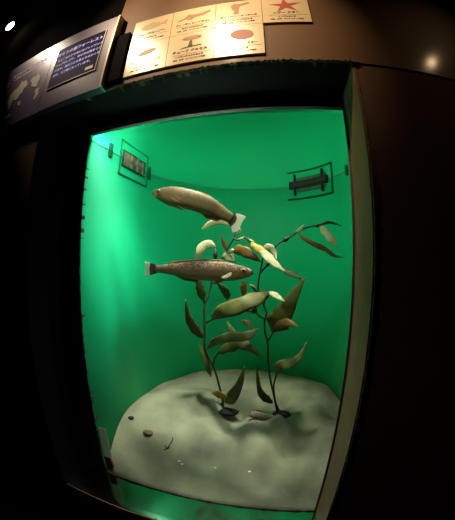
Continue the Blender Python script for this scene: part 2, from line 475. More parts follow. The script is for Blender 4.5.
def leaf(parent, pts, w, m, shape='leaf', twist=0.0, wave=0.045, cup=0.25, name='blade', label=None):
    """blade through (u, v, depth) points; w = greatest width in picture pixels at that depth"""
    P = smooth_path([onY(*q) for q in pts], 6); n = len(P)
    W = px_len(P[n // 2], w); V, Fc = [], []; K = 6; ph = random.uniform(0, 6)
    for i, p in enumerate(P):
        t = i / (n - 1)
        tg = P[min(i + 1, n - 1)] - P[max(i - 1, 0)]; tg /= np.linalg.norm(tg)
        vd = p / np.linalg.norm(p)
        c = np.cross(tg, vd); c /= np.linalg.norm(c); nn = np.cross(c, tg)
        a = twist + .25 * math.sin(ph + 2.2 * t)
        cc = c * math.cos(a) + nn * math.sin(a); nm = np.cross(cc, tg)
        if shape == 'leaf': wd = max(.04, math.sin(PI * min(1, t ** .72 * .98 + .015)) ** 1.0 * (1 + .10 * math.sin(ph * 3 + 23 * t)))
        elif shape == 'wedge': wd = max(.04, min(1, t * 5) * (1 - t) ** .75)
        else: wd = min(1, .25 + t * 3.2) * (1 if t < .7 else max(.08, 1 - ((t - .7) / .3) ** 1.6)) * (1 + .08 * math.sin(ph * 3 + 19 * t))
        for k in range(K + 1):
            s = (k / K - .5)
            off = cup * W * (abs(s) * 2) ** 2 * .35 * wd + wave * W * wd * abs(s) * 2 * math.sin(ph + 15 * t + (0 if s < 0 else 1.7))
            V.append(p + cc * s * W * wd + nm * off)
    for i in range(n - 1):
        for k in range(K): q = i * (K + 1) + k; Fc.append([q, q + 1, q + K + 2, q + K + 1])
    o = obj(name, [M3(v) for v in V], Fc, m, parent, smooth=True)
    so = o.modifiers.new('thickness', 'SOLIDIFY'); so.thickness = .0022; so.offset = 0
    if label: o['label'] = label
    return o


def stem(parent, lines, r=1.1, name='stem'):
    g = Geo()
    for pts in lines:
        P = smooth_path([onY(*q) for q in pts], 5)
        g.tube([M3(p) for p in P], [px_len(p, r) * S * (1 - .25 * i / len(P)) for i, p in enumerate(P)], 7)
    return g.build(name, STEM, parent, smooth=True)


def bladder(parent, a, b, r, name='float', m=None):
    A, B = onY(*a), onY(*b); n = 9
    P = [M3(A + (B - A) * i / n) for i in range(n + 1)]; R0 = px_len(A, r) * S
    return Geo().tube(P, [R0 * max(.18, math.sin(PI * (i + .4) / (n + .8))) for i in range(n + 1)], 9).build(name, m or STEM, parent, smooth=True)


bL, bR = at_sand(224, 409), at_sand(278, 413)
YL, YR = float(bL[1]), float(bR[1])
print('kelp bases', bL, bR)

kl = thing('kelp_plant', 'left kelp plant with dark blades rooted in sand and a yellow basal blade', 'kelp', M3(bL), 'kelp plants in the tank')
y = YL
stem(kl, [[(224, 410, y), (222, 397, y), (219, 385, y), (216, 374, y - .01), (212, 364, y - .02), (205, 349, y - .03), (204.6, 338, y - .03), (204.3, 324, y - .03), (204.6, 304, y - .02),
           (208, 297, y), (210.5, 287, y + .02), (214, 273, y + .02), (220, 262, y), (227, 250, y - .02), (233.7, 238, y - .04), (236, 230, y - .03)],
          [(233.7, 238, y - .04), (238, 240, y - .05), (244, 237, y - .07), (246, 238, y - .07), (251, 243, y - .1)],
          [(206, 323, y - .03), (209, 321, y - .06), (213, 319, y - .1)],
          [(213.5, 364, y - .01), (214.5, 359, y - .04), (219, 352, y - .08)],
          [(214, 273, y + .02), (215.4, 262, y - .02), (215.6, 248, y - .04)],
          [(204.5, 303, y - .02), (203, 298, y - .04)]])
g = Geo().blob(M3((bL[0] + .035, bL[1] - .02, bL[2] - .010)), (.095 * S, .06 * S, .024 * S), jitter=.1); g.build('holdfast', STONE, kl, smooth=True)['label'] = 'dark weighted base, spread to stand for the shadowed pit'  # base widened and blackened in place of the shadow in the pit
leaf(kl, [(203, 338, y - .03), (196, 331, y - .06), (189, 319, y - .1), (185.5, 299, y - .12)], 10, L_OLIVE, twist=.3)
leaf(kl, [(203.5, 301, y - .04), (201, 291, y - .07), (199, 283, y - .08), (195, 274, y - .08)], 9, L_OLIVE, twist=-.3)
leaf(kl, [(212, 318, y - .1), (222, 311, y - .18), (240, 305, y - .25), (256, 298, y - .2), (268.5, 291.5, y - .12)], 17, L_OLIVEB, shape='ribbon', twist=.15, label='broad sage blade lying across both stems')
leaf(kl, [(200, 344, y - .04), (204, 355, y - .05), (208, 366, y - .05), (211, 377, y - .05)], 6.5, L_OLIVE, shape='ribbon', twist=.5)
leaf(kl, [(218, 353, y - .08), (228, 347, y - .15), (240, 343, y - .2), (252, 349, y - .22), (262, 358, y - .22)], 13, L_OLIVE, twist=.25)
leaf(kl, [(207.5, 349, y - .04), (217, 341, y - .12), (231, 337, y - .2), (246, 336, y - .24), (259, 328, y - .22)], 10, L_SAGE, shape='ribbon', twist=-.2, wave=.10, label='pale sage blade with ragged edge')
leaf(kl, [(237, 337, y - .1), (231, 330, y - .08), (227, 321, y - .05)], 6, L_OLIVE)
leaf(kl, [(242, 321, y - .05), (248, 323, y - .06), (254, 330, y - .08)], 5, L_BROWN)
leaf(kl, [(227, 397, y - .02), (222, 396, y - .06), (216, 393.5, y - .1), (211, 393, y - .12)], 7, L_YELLOW, label='small yellow orange blade near the sand')
leaf(kl, [(224.5, 402.5, y - .01), (232, 396, y - .05), (239, 385, y - .07), (244.5, 366, y - .06)], 17, L_OLIVE, shape='wedge', twist=.2, wave=.05, label='upright dark wedge blade near the sand')
leaf(kl, [(215.5, 247, y - .04), (210, 244.5, y - .07), (204, 245.5, y - .1), (199.5, 252, y - .12), (195, 264, y - .12)], 8.5, L_PALE, shape='ribbon', twist=.2, wave=.03, label='cream strap blade arching behind the lower fish')
bladder(kl, (215.6, 249, y - .04), (215.2, 260, y - .03), 2.3)
leaf(kl, [(237, 228, y - .03), (224, 221.5, y - .04), (212, 223, y - .06), (201, 229.5, y - .08)], 6, L_PALE, shape='ribbon', twist=.15, wave=.04, label='cream blade behind the tail of the upper fish')
leaf(kl, [(226, 250, y - .02), (224, 243, y - .03), (221, 235, y - .04)], 4.5, L_BROWN)
leaf(kl, [(226, 251, y - .02), (229, 256, y - .02), (236, 262, y - .02)], 13, L_SAGE, twist=.2)
leaf(kl, [(232, 251, y - .06), (240, 250, y - .1), (252, 256, y - .14), (262, 262.5, y - .16)], 11, L_BROWN, twist=.15, label='brown blade with paler lower edge')
bladder(kl, (230, 250.5, y - .05), (234.5, 250, y - .08), 1.5, m=L_PALE)
bladder(kl, (246, 237, y - .09), (251, 242.5, y - .12), 1.7)
bladder(kl, (249.5, 239, y - .13), (254.5, 242.5, y - .15), 1.1, m=L_PALE)
bladder(kl, (238, 239.5, y - .07), (244, 237.5, y - .09), .9, m=L_PALE)
leaf(kl, [(250, 242.5, y - .1), (259, 249, y - .16), (270, 258, y - .2), (281, 265, y - .22)], 8, L_YELLOW, twist=.1, label='long yellow blade crossing to the right')
leaf(kl, [(260, 251, y - .19), (267, 256, y - .23), (275, 263.5, y - .26), (285.5, 271.5, y - .28)], 9, L_PALE, twist=.15, wave=.06)
leaf(kl, [(263, 248, y - .16), (269, 247, y - .15), (274, 252, y - .15), (277, 260, y - .17)], 7, L_PALE, twist=-.2, wave=.08)
leaf(kl, [(241, 232, y - .05), (238, 230, y - .07), (234, 232, y - .08)], 5, L_PALE)
leaf(kl, [(228, 300, y), (226, 293, y - .03), (222, 288, y - .06), (215, 281, y - .06)], 8, L_OLIVE, twist=.3)
leaf(kl, [(243, 281, y - .02), (244, 289, y - .03), (243, 301, y - .03)], 8, L_BROWN, twist=.4)

kr = thing('kelp_plant', 'right kelp plant reaching highest with a long twig of blades to the upper right', 'kelp', M3(bR), 'kelp plants in the tank')
y = YR
stem(kr, [[(277, 411, y), (274.5, 398, y), (270.5, 380, y + .02), (268, 360, y + .02), (267.4, 342, y), (264.7, 331, y - .02), (264.7, 320, y - .03), (266.7, 313, y - .04), (264, 305.6, y - .04), (265.4, 299, y - .05), (268, 293.5, y - .06)],
          [(264, 305, y - .04), (259.5, 296, y - .03), (258, 287, y - .03), (258.6, 280, y - .03), (260, 273, y - .03), (262, 262, y - .04), (263, 255, y - .05)],
          [(260, 273, y - .03), (265, 267.5, y - .06), (270, 261, y - .08), (276, 246, y - .1), (283, 240.7, y - .11), (290, 237, y - .12), (296, 233, y - .13), (304, 228.5, y - .14), (314, 225.8, y - .15), (322, 225, y - .16)],
          [(267.4, 342, y), (271, 336, y - .03), (273.5, 332, y - .05)],
          [(265, 319, y - .03), (259, 315.6, y - .06), (256, 312, y - .08)],
          [(279, 411, y), (275.5, 402, y - .02), (273.7, 386, y - .04), (277, 373, y - .08)],
          [(258, 293, y - .03), (254, 289, y - .05), (250, 285, y - .06)]])
g = Geo().blob(M3((bR[0] + .03, bR[1] - .03, bR[2] + .006)), (.075 * S, .055 * S, .030 * S), jitter=.08); g.build('holdfast', STONE, kr, smooth=True)['label'] = 'dark weighted base, spread to stand for the shadowed pit'
leaf(kr, [(276.5, 374, y - .08), (280, 365, y - .12), (290, 363, y - .18), (299, 357, y - .2), (306.5, 342, y - .2)], 10.5, L_SAGE, twist=.2, wave=.06, label='curled greyish blade on the short stalk')
leaf(kr, [(272.5, 403, y), (266, 399, y - .04), (260, 391, y - .06), (256.5, 365, y - .06)], 8, L_OLIVE, twist=.3, wave=.05)
leaf(kr, [(272, 332, y - .05), (279, 320, y - .1), (290, 302, y - .14), (304.5, 277.5, y - .16)], 32, L_OLIVE, shape='wedge', twist=.2, wave=.07, label='large upright wedge shaped olive blade')
leaf(kr, [(273, 331, y - .06), (281, 324, y - .16), (290, 323, y - .22), (299, 327.5, y - .25)], 9, L_BROWN, twist=.3)
leaf(kr, [(269, 292, y - .06), (274, 294, y - .12), (279, 297.5, y - .16), (285, 301.5, y - .18)], 6, L_PALE, twist=.2, wave=.03)
leaf(kr, [(257, 313, y - .08), (252, 309, y - .12), (246, 312, y - .14)], 8, L_OLIVE)
bladder(kr, (269, 293, y - .06), (265.5, 300, y - .05), 1.9)
bladder(kr, (270, 261, y - .08), (265.5, 267.5, y - .06), 1.9)
bladder(kr, (282, 241.5, y - .11), (290, 237, y - .12), 2.4)
bladder(kr, (314, 226, y - .15), (322, 225, y - .16), 1.8)
leaf(kr, [(296, 233, y - .13), (300, 229.5, y - .16), (304.5, 224.5, y - .18)], 4, L_PALE, wave=.03)
leaf(kr, [(320, 226, y - .16), (325, 231, y - .2), (331, 238.5, y - .24), (338, 247, y - .26)], 8, L_PALE, shape='ribbon', twist=.15, wave=.04, label='cream blade hanging from the tip of the twig')
leaf(kr, [(319, 225, y - .16), (330, 222.5, y - .12), (342, 226, y - .1)], 3, L_SAGE, wave=.02)
leaf(kr, [(297, 234, y - .13), (310, 242, y - .16), (325, 249, y - .18), (335, 256, y - .2), (344, 257.5, y - .22)], 5, L_BROWN, twist=.4, wave=.04, label='thin brown streamer blade')
bladder(kr, (249.5, 284.5, y - .07), (256, 287.5, y - .06), 1.2, m=L_PALE)
leaf(kr, [(282, 269, y - .1), (292, 274, y - .12), (305, 280, y - .15)], 6, L_OLIVE, twist=.2)


# ------------------------------------------------------------------ fish
def make_fish(root, spine, skin, fat=.55, n=40):
    """spine: (u, v, depth, half-height px) from snout to tail root"""
    P = smooth_path([np.append(onY(q[0], q[1], q[2]), q[3]) for q in spine], 6)
    V, Fc, gr = [], [], []; K = 18; N = len(P)
    frames = []
    for i, q in enumerate(P):
        p = q[:3]; tg = P[min(i + 1, N - 1)][:3] - P[max(i - 1, 0)][:3]; tg /= np.linalg.norm(tg)
        vd = np.array([0, 1.0, 0]); upv = np.cross(vd, tg); upv /= np.linalg.norm(upv)
        if upv[2] < 0: upv = -upv
        lat = np.cross(tg, upv); h = px_len(p, q[3])
        frames.append((p, tg, upv, lat, h))
        for k in range(K):
            a = 2 * PI * k / K
            cu, su = math.cos(a), math.sin(a)
            V.append(M3(p + upv * h * cu + lat * h * fat * su * (1 - .12 * cu))); gr.append((cu + 1) / 2)
    for i in range(N - 1):
        for k in range(K): Fc.append([i * K + k, i * K + (k + 1) % K, (i + 1) * K + (k + 1) % K, (i + 1) * K + k])
    Fc += [list(range(K))[::-1], [(N - 1) * K + k for k in range(K)]]
    base = world_loc(root); me = bpy.data.meshes.new('body')
    me.from_pydata([tuple(v - base) for v in V], [], Fc)
    at = me.attributes.new('girth', 'FLOAT', 'POINT'); at.data.foreach_set('value', gr)
    for p in me.polygons: p.use_smooth = True
    me.materials.append(skin)
    o = bpy.data.objects.new('body', me); C.objects.link(o); o.parent = root
    bm = bmesh.new(); bm.from_mesh(me); bmesh.ops.recalc_face_normals(bm, faces=bm.faces); bm.to_mesh(me); bm.free()
    return frames


def fin(root, name, pts, m, th=.0025, label=None):
    P = [M3(onY(*q)) for q in pts]
    n = (P[1] - P[0]).cross(P[2] - P[0])
    if n.length < 1e-12: n = Vector((0, 1, 0))
    o = Geo().plate(P, n, th).build(name, m, root)
    if label: o['label'] = label
    return o


def eye(root, u, v, Y, r, name='eye'):
    c = onY(u, v, Y); R0 = px_len(c, r) * S
    e = Geo().blob(M3(c), (R0 * 1.45, R0 * .6, R0 * 1.45)).build(name, EYE_RING, root, smooth=True)
    Geo().blob(M3(c) + Vector((0, -R0 * .3, 0)), (R0, R0 * .6, R0)).build('pupil', EYE, e, smooth=True)


YA = 1.62
fa = thing('fish', 'upper golden brown fish with head toward the upper left and white tipped tail', 'fish', M3(onY(190, 199, YA)), 'brown fish swimming in the tank')
fr_a = make_fish(fa, [(151.8, 193, YA - .05, .8), (154.5, 193, YA - .05, 3.0), (160, 194, YA - .05, 6.2), (166, 195, YA - .04, 8.6), (174, 196.6, YA - .03, 10.3), (190, 199.6, YA, 10.2), (206, 205, YA + .03, 9.6), (218, 211, YA + .06, 7.6), (226, 215.6, YA + .07, 5.8), (231.5, 219, YA + .08, 5.0)], SKIN_A)
t = YA + .08
tf = fin(fa, 'tail_fin', [(235.5, 213.6, t), (240, 214, t), (246, 216.4, t), (243, 220.8, t), (241, 225, t), (238, 231, t), (232.5, 232.5, t), (231, 227, t), (235.5, 222, t), (237, 218, t)], FIN_WHITE, label='white edged tail')
fin(fa, 'tail_band', [(229, 213.6, t), (235.5, 213.6, t), (237, 218, t), (235.5, 222, t), (231, 227, t), (227.5, 223, t), (228, 218, t)], FIN_BAND, th=.004, label='dark band across tail')
fin(fa, 'dorsal_fin', [(184, 188.3, YA - .01), (195, 190.2, YA + .01), (206, 193.6, YA + .03), (217, 200.6, YA + .058), (224, 207.4, YA + .068), (222, 209.5, YA + .066), (206, 199, YA + .03), (190, 192, YA)], FIN_TAN)
fin(fa, 'anal_fin', [(198, 210.5, YA + .02), (209, 214, YA + .04), (221, 219.5, YA + .066), (217, 221.6, YA + .06), (206, 218.2, YA + .035)], FIN_TAN)
fin(fa, 'pectoral_fin', [(170.5, 196.5, YA - .115), (174, 194.5, YA - .115), (180, 198.5, YA - .10), (179, 201.5, YA - .1), (174.5, 200, YA - .11)], FIN_TAN)
fin(fa, 'pelvic_fin', [(174, 205, YA - .04), (180, 206.5, YA - .04), (186, 211, YA - .03), (180, 209.5, YA - .03)], FIN_TAN)
eye(fa, 158.3, 191, YA - .085, 1.4)
eye(fa, 158.0, 191, YA - .017, 1.0)

YBf = 1.60
fb = thing('fish', 'lower mottled brown fish facing right in front of the kelp', 'fish', M3(onY(200, 271, YBf)), 'brown fish swimming in the tank')
make_fish(fb, [(253.6, 272.6, YBf - .06, .9), (251.5, 272.5, YBf - .06, 2.8), (246.5, 272.6, YBf - .05, 5.2), (239, 272.4, YBf - .04, 7.4), (228, 271.6, YBf - .02, 9.2), (206, 270.8, YBf, 9.9), (190, 270.2, YBf + .02, 8.6), (174, 269.4, YBf + .03, 6.0), (163, 269, YBf + .04, 4.3), (156.5, 268.9, YBf + .05, 3.6)], SKIN_B)
t = YBf + .05
tf = fin(fb, 'tail_fin', [(150.5, 262.8, t), (145, 261.6, t), (146, 269, t), (145, 276.6, t), (150.5, 275.2, t), (149.6, 269, t)], FIN_WHITE, label='white edged tail')
fin(fb, 'tail_band', [(157.5, 264.8, t), (150.5, 262.8, t), (149.6, 269, t), (150.5, 275.2, t), (157.5, 273, t)], FIN_BAND, th=.004, label='dark band across tail')
fin(fb, 'dorsal_fin', [(166, 264.6, YBf + .04), (172, 261.6, YBf + .03), (190, 259.8, YBf + .02), (206, 259.0, YBf), (222, 260, YBf - .012), (228, 262.4, YBf - .02), (206, 263.6, YBf), (190, 264.6, YBf + .02), (174, 265.6, YBf + .03)], FIN_TAN)
fin(fb, 'anal_fin', [(172, 273.6, YBf + .03), (186, 276.4, YBf + .02), (200, 279, YBf + .005), (197, 282.2, YBf + .008), (184, 280, YBf + .02)], FIN_TAN)
fin(fb, 'pectoral_fin', [(231.5, 272.6, YBf - .10), (229, 272.8, YBf - .10), (226, 275, YBf - .105), (221, 277.2, YBf - .11), (224, 278.4, YBf - .11), (228.5, 277, YBf - .105), (231, 275.4, YBf - .10)], FIN_WHITE, label='bright white pectoral fin')
fin(fb, 'pelvic_fin', [(226, 279, YBf - .03), (217, 280, YBf - .02), (212, 284, YBf - .02), (220, 283, YBf - .02)], FIN_TAN)
eye(fb, 243.6, 270.6, YBf - .074, 1.4)
eye(fb, 243.4, 270.6, YBf - .018, 1.0)

ps = at_sand(258, 419); ys = float(ps[1])
fc = thing('small_fish', 'small pinkish grey fish resting on sand between the two kelp bases', 'fish', M3(ps))
make_fish(fc, [(247.4, 413.4, ys - .03, .7), (248.6, 413.6, ys - .03, 2.0), (253, 414.4, ys - .02, 3.8), (259, 415.4, ys, 4.3), (266, 416.6, ys + .02, 3.4), (272, 417.6, ys + .03, 1.8)], SKIN_C, fat=.8)
t = ys + .03
fin(fc, 'tail_fin', [(271, 417, t), (276, 415.6, t), (277, 418.6, t), (275.6, 421, t), (271, 418.8, t)], FIN_TAN)
fin(fc, 'dorsal_fin', [(254, 411, ys - .01), (258, 409.4, ys), (266, 412.4, ys + .02), (266, 414, ys + .02), (259, 412, ys)], FIN_TAN)
fin(fc, 'pectoral_fin', [(255, 415.5, ys - .08), (260, 417.5, ys - .08), (258, 420, ys - .08), (255, 418.5, ys - .08)], FIN_TAN)
eye(fc, 249.6, 412.6, ys - .055, .9)
fin(fc, 'cheek', [(247.2, 413, ys - .06), (249.5, 414.2, ys - .06), (250.5, 415.6, ys - .06), (248, 415.2, ys - .06)], FIN_WHITE, label='white cheek patch')


# ------------------------------------------------------------------ things lying on the sand
def pebble(name, u, v, r, m, label, cat, group=None, flat=.45):
    p = at_sand(u, v); R0 = px_len(p, r) * S
    o = Geo().blob(M3(p) + Vector((0, 0, R0 * flat * .2)), (R0, R0 * .8, R0 * flat), jitter=.12).build(name, m, None, True, M3(p))
    return tag(o, label, cat, group)


pebble('stone', 148.5, 433, 5.2, STONE_B, 'brown stone half buried in the left part of the sand', 'stone')
pebble('stone', 131, 418, 3.0, STONE, 'small dark pebble at the far left edge of the sand', 'stone')
pebble('stone', 221.5, 404, 1.8, STONE, 'tiny dark pebble just left of the left kelp base', 'stone')
for i, (u, v, lb) in enumerate([(179, 461, 'white chip for a light glint left of centre, farther of a close pair'), (182, 464, 'white chip for a light glint left of centre, nearer of a close pair'),
                                (215.5, 468, 'white chip for a light glint on the sand front, middle of the row'), (249.5, 471.5, 'white chip for a light glint on the sand front, right end of the row')]):
    pebble('glint_chip', u, v, 1.5, GLINT, lb, 'glint', 'white chips for light glints on the sand', .4)  # small white solids stand in for glints of light on the sand
pt = at_sand(168, 449)
g = Geo()
for line in ([(164, 450), (167, 449.5), (169, 446), (172, 442), (173, 438)], [(167, 449.5), (170, 447.5)], [(167, 449.5), (165.5, 446)]):
    P = [M3(at_sand(*q)) + Vector((0, 0, .003)) for q in line]; g.tube(P, .0022, 6)
tag(g.build('twig', STONE, None, True, M3(pt)), 'small forked dark twig lying on the sand', 'twig')
# white strip and red fitting low in the left corner of the glass
p = M3((-1.15, YB + .02, -1.3))
V = [(-1.169, YB + .02, -1.17), (-1.108, YB + .02, -1.165), (-1.10, YB + .02, -1.43), (-1.169, YB + .02, -1.44)]
wst = Geo().plate([M3(v) for v in V], (0, 1, 0), .003).build('white_strip', WHITE, None, False, p)
tag(wst, 'white plastic strip standing low in the left corner of the tank behind the glass', 'strip')
V = [(-1.169, YB + .02, -1.45), (-1.118, YB + .02, -1.445), (-1.10, YB + .02, -1.52), (-1.12, YB + .02, -1.57), (-1.169, YB + .02, -1.56)]
tag(Geo().plate([M3(v) for v in V], (0, 1, 0), .008).build('red_clip', RED, None, False, p), 'dull red clip in the bottom left corner of the glass', 'clip')

# ------------------------------------------------------------------ overflow weirs on the tank walls
XW = TXL + .004


def lw(y0, y1, z0, z1, d=.008): return ((XW, y0, z0), (XW + d, y1, z1))


q0, q1 = onX(118, 173.5, XW), onX(146, 187, XW); r0, r1 = onX(122, 165, XW), onX(143, 175.5, XW)
ya, yb, zc = q0[1], q1[1], .743
hz = zc - (q0[2] + q1[2]) / 2; hi = zc - (r0[2] + r1[2]) / 2
print('left weir', ya, yb, hz, r0, r1, hi)
lo = thing('overflow_window', 'overflow window with a beige opening on the left tank wall at the waterline', 'overflow', M3((XW, (ya + yb) / 2, zc)), 'overflow windows at the waterline')
g = Geo(); t = .010
g.box(*lw(ya, yb, zc - hz, zc - hz + t)).box(*lw(ya, yb, zc + hz - t, zc + hz)).box(*lw(ya, ya + t, zc - hz, zc + hz)).box(*lw(yb - t, yb, zc - hz, zc + hz))
g.build('outer_frame', OVER_FRAME, lo)
g = Geo(); i0, i1 = r0[1], r1[1]; t2 = .008
g.box(*lw(i0 - t2, i1 + t2, zc - hi - t2, zc - hi, .012)).box(*lw(i0 - t2, i1 + t2, zc + hi, zc + hi + t2, .012)).box(*lw(i0 - t2, i0, zc - hi, zc + hi, .012)).box(*lw(i1, i1 + t2, zc - hi, zc + hi, .012))
g.build('inner_frame', OVER_DARK, lo)
Geo().box(*lw(i0, i1, zc - hi, zc + hi, .004)).build('opening', OVER_WINDOW, lo)
for k in range(5):
    yy = i0 + (i1 - i0) * (.35 + .14 * k)
    Geo().box(*lw(yy, yy + .012, zc - hi, zc - hi * .25, .009)).build('weir_tooth', OVER_DARK if k % 2 else WHITE, lo)
for (u, v, ww, lb) in ((110.3, 150.3, 2.2, 'dark green clip on the left tank wall, nearer the glass'), (148.8, 174, 1.8, 'dark green clip on the left tank wall beyond the overflow window')):
    c = onX(u, v, XW); w = px_len(c, ww) * 1.4
    tag(Geo().box((XW - .002, c[1] - w * .8, c[2] - .05), (XW + .012, c[1] + w * .8, c[2] + .05)).build('wall_clip', OVER_DARK, None, False, M3(c)), lb, 'clip', 'clips at the waterline')


def on_wall(u, v):
    """ray against the curved right and back wall"""
    d = ray(u, v); px, py = d[0], d[1]
    A = px * px + py * py; B = -2 * (px * TXC + py * TYC); Cc = TXC ** 2 + TYC ** 2 - (TR_ - .004) ** 2
    t = (-B + math.sqrt(max(0, B * B - 4 * A * Cc))) / (2 * A); return d * t


def wall_bar(g, A, B, hw_z, depth=.010):
    """bar along the curved wall between plan angles A..B, z limits hw_z"""
    n = 10; V, Fc = [], []
    for i in range(n + 1):
        a = A + (B - A) * i / n
        for rr in (TR_ + .004, TR_ - .004 - depth):
            for z in hw_z: V.append(M3((TXC + rr * math.cos(a), TYC + rr * math.sin(a), z)))
    for i in range(n):
        b = i * 4
        Fc += [[b, b + 1, b + 5, b + 4], [b + 2, b + 6, b + 7, b + 3], [b, b + 4, b + 6, b + 2], [b + 1, b + 3, b + 7, b + 5]]
    Fc += [[0, 2, 3, 1], [n * 4, n * 4 + 1, n * 4 + 3, n * 4 + 2]]
    return g.add(V, Fc)


ang = lambda p: math.atan2(p[1] - TYC, p[0] - TXC)
a0, a1 = ang(on_wall(288, 197)), ang(on_wall(333, 192))
zl = (on_wall(288, 199)[2] + on_wall(334, 194.6)[2]) / 2
hz = zc - zl
print('right weir', a0, a1, hz, on_wall(288, 199), on_wall(334, 194.6))
pc = on_wall(311, 184)
ro = thing('overflow_window', 'overflow window with a dark bracketed bar on the right tank wall at the waterline', 'overflow', M3((pc[0], pc[1], zc)), 'overflow windows at the waterline')
g = Geo(); wall_bar(g, a0, a1, (zc - hz, zc - hz + .014)); wall_bar(g, a0, a1, (zc + hz - .012, zc + hz)); wall_bar(g, a1, a1 + .009, (zc - hz, zc + hz))
g.build('outer_frame', OVER_DARK, ro, True)
g = Geo(); wall_bar(g, ang(on_wall(297, 186)), ang(on_wall(326, 183)), (zc - hz * .5, zc + hz * .5), .004); g.build('weir_plate', OVER_PALE, ro, True)
g = Geo(); wall_bar(g, ang(on_wall(290, 187)), ang(on_wall(328, 183)), (zc - .036, zc + .036), .03); g.build('slot_bar', OVER_HOLE, ro, True)
for u in (295.4, 323.5):
    aa = ang(on_wall(u, 184)); g = Geo(); wall_bar(g, aa - .005, aa + .005, (zc - .11, zc + .11), .035); g.build('bracket', OVER_HOLE, ro, True)
aa = ang(on_wall(347, 172)); g = Geo(); wall_bar(g, aa - .02, aa + .02, (zc - .045, zc + .03), .012)
o = g.build('wall_clip', OVER_DARK, None, False, M3(on_wall(347, 172))); tag(o, 'dark green clip on the right tank wall beside the glass edge', 'clip', 'clips at the waterline')

# ------------------------------------------------------------------ species cards
CW, CH, X0, Z0 = .2335, .2135, -.752, .893
YC = .9915
DX = X0


def flat(pts, Y, m, name, parent, th=.0008):
    return Geo().plate([M3((p[0], Y, p[1])) for p in pts], (0, 1, 0), th * 1.0).build(name, m, parent)


def ellipse(cx, cz, rx, rz, n=28, rot=0):
    return [(cx + rx * math.cos(a) * math.cos(rot) - rz * math.sin(a) * math.sin(rot), cz + rx * math.cos(a) * math.sin(rot) + rz * math.sin(a) * math.cos(rot)) for a in [2 * PI * i / n for i in range(n)]]


def pic_fish(o, cx, cz, Y):
    flat([(cx - .075, cz - .005), (cx - .05, cz + .02), (cx, cz + .03), (cx + .04, cz + .018), (cx + .055, cz + .008), (cx + .085, cz + .03), (cx + .078, cz), (cx + .085, cz - .02), (cx + .055, cz - .004), (cx + .02, cz - .02), (cx - .04, cz - .026)], Y, OCHRE, 'picture', o)


def pic_dragon(o, cx, cz, Y):
    flat([(cx - .085, cz - .022), (cx - .05, cz - .008), (cx - .03, cz + .02), (cx, cz + .012), (cx + .04, cz + .014), (cx + .085, cz + .03), (cx + .09, cz + .018), (cx + .05, cz - .008), (cx + .01, cz - .012), (cx - .01, cz - .03), (cx - .03, cz - .03), (cx - .035, cz - .016), (cx - .085, cz - .03)], Y, TAN, 'picture', o)


def pic_seahorse(o, cx, cz, Y):
    flat([(cx + .055, cz + .052), (cx + .03, cz + .05), (cx + .005, cz + .042), (cx - .02, cz + .052), (cx - .04, cz + .035), (cx - .035, cz + .005), (cx - .02, cz - .02), (cx - .028, cz - .045), (cx - .01, cz - .048), (cx + .002, cz - .038), (cx, cz - .015), (cx + .004, cz + .01), (cx + .01, cz + .026), (cx + .055, cz + .038)], Y, TAN, 'picture', o)


def pic_star(o, cx, cz, Y):
    P = []
    for i in range(10):
        a = PI / 2 + .08 + i * PI / 5; r = (.066 if i % 2 == 0 else .022) * (1 if i in (0, 4, 6) else 1.0)
        P.append((cx + r * 1.25 * math.cos(a), cz + r * .95 * math.sin(a)))
    flat(P, Y, ORANGE, 'picture', o)


def pic_anemone(o, cx, cz, Y):
    k = flat([(cx - .012, cz - .035), (cx + .012, cz - .035), (cx + .007, cz + .012), (cx - .004, cz + .012)], Y, INK, 'picture', o)
    flat([(cx - .055, cz - .042), (cx + .06, cz - .034), (cx + .05, cz - .028), (cx - .03, cz - .033)], Y, INK, 'picture_ground', o)
    P = []
    for i in range(40):
        a = 2 * PI * i / 40; r = 1.0 if i % 2 else .6; P.append((cx + .005 + .052 * r * math.cos(a), cz + .03 + .02 * r * math.sin(a)))
    flat(P, Y, TAN, 'picture_tentacles', o)


def pic_round(o, cx, cz, Y): flat(ellipse(cx + .015, cz, .055, .036, rot=-.1), Y, ROSE, 'picture', o)


def pic_plain(o, cx, cz, Y): flat(ellipse(cx, cz, .05, .02, rot=.2), Y, OCHRE, 'picture', o)


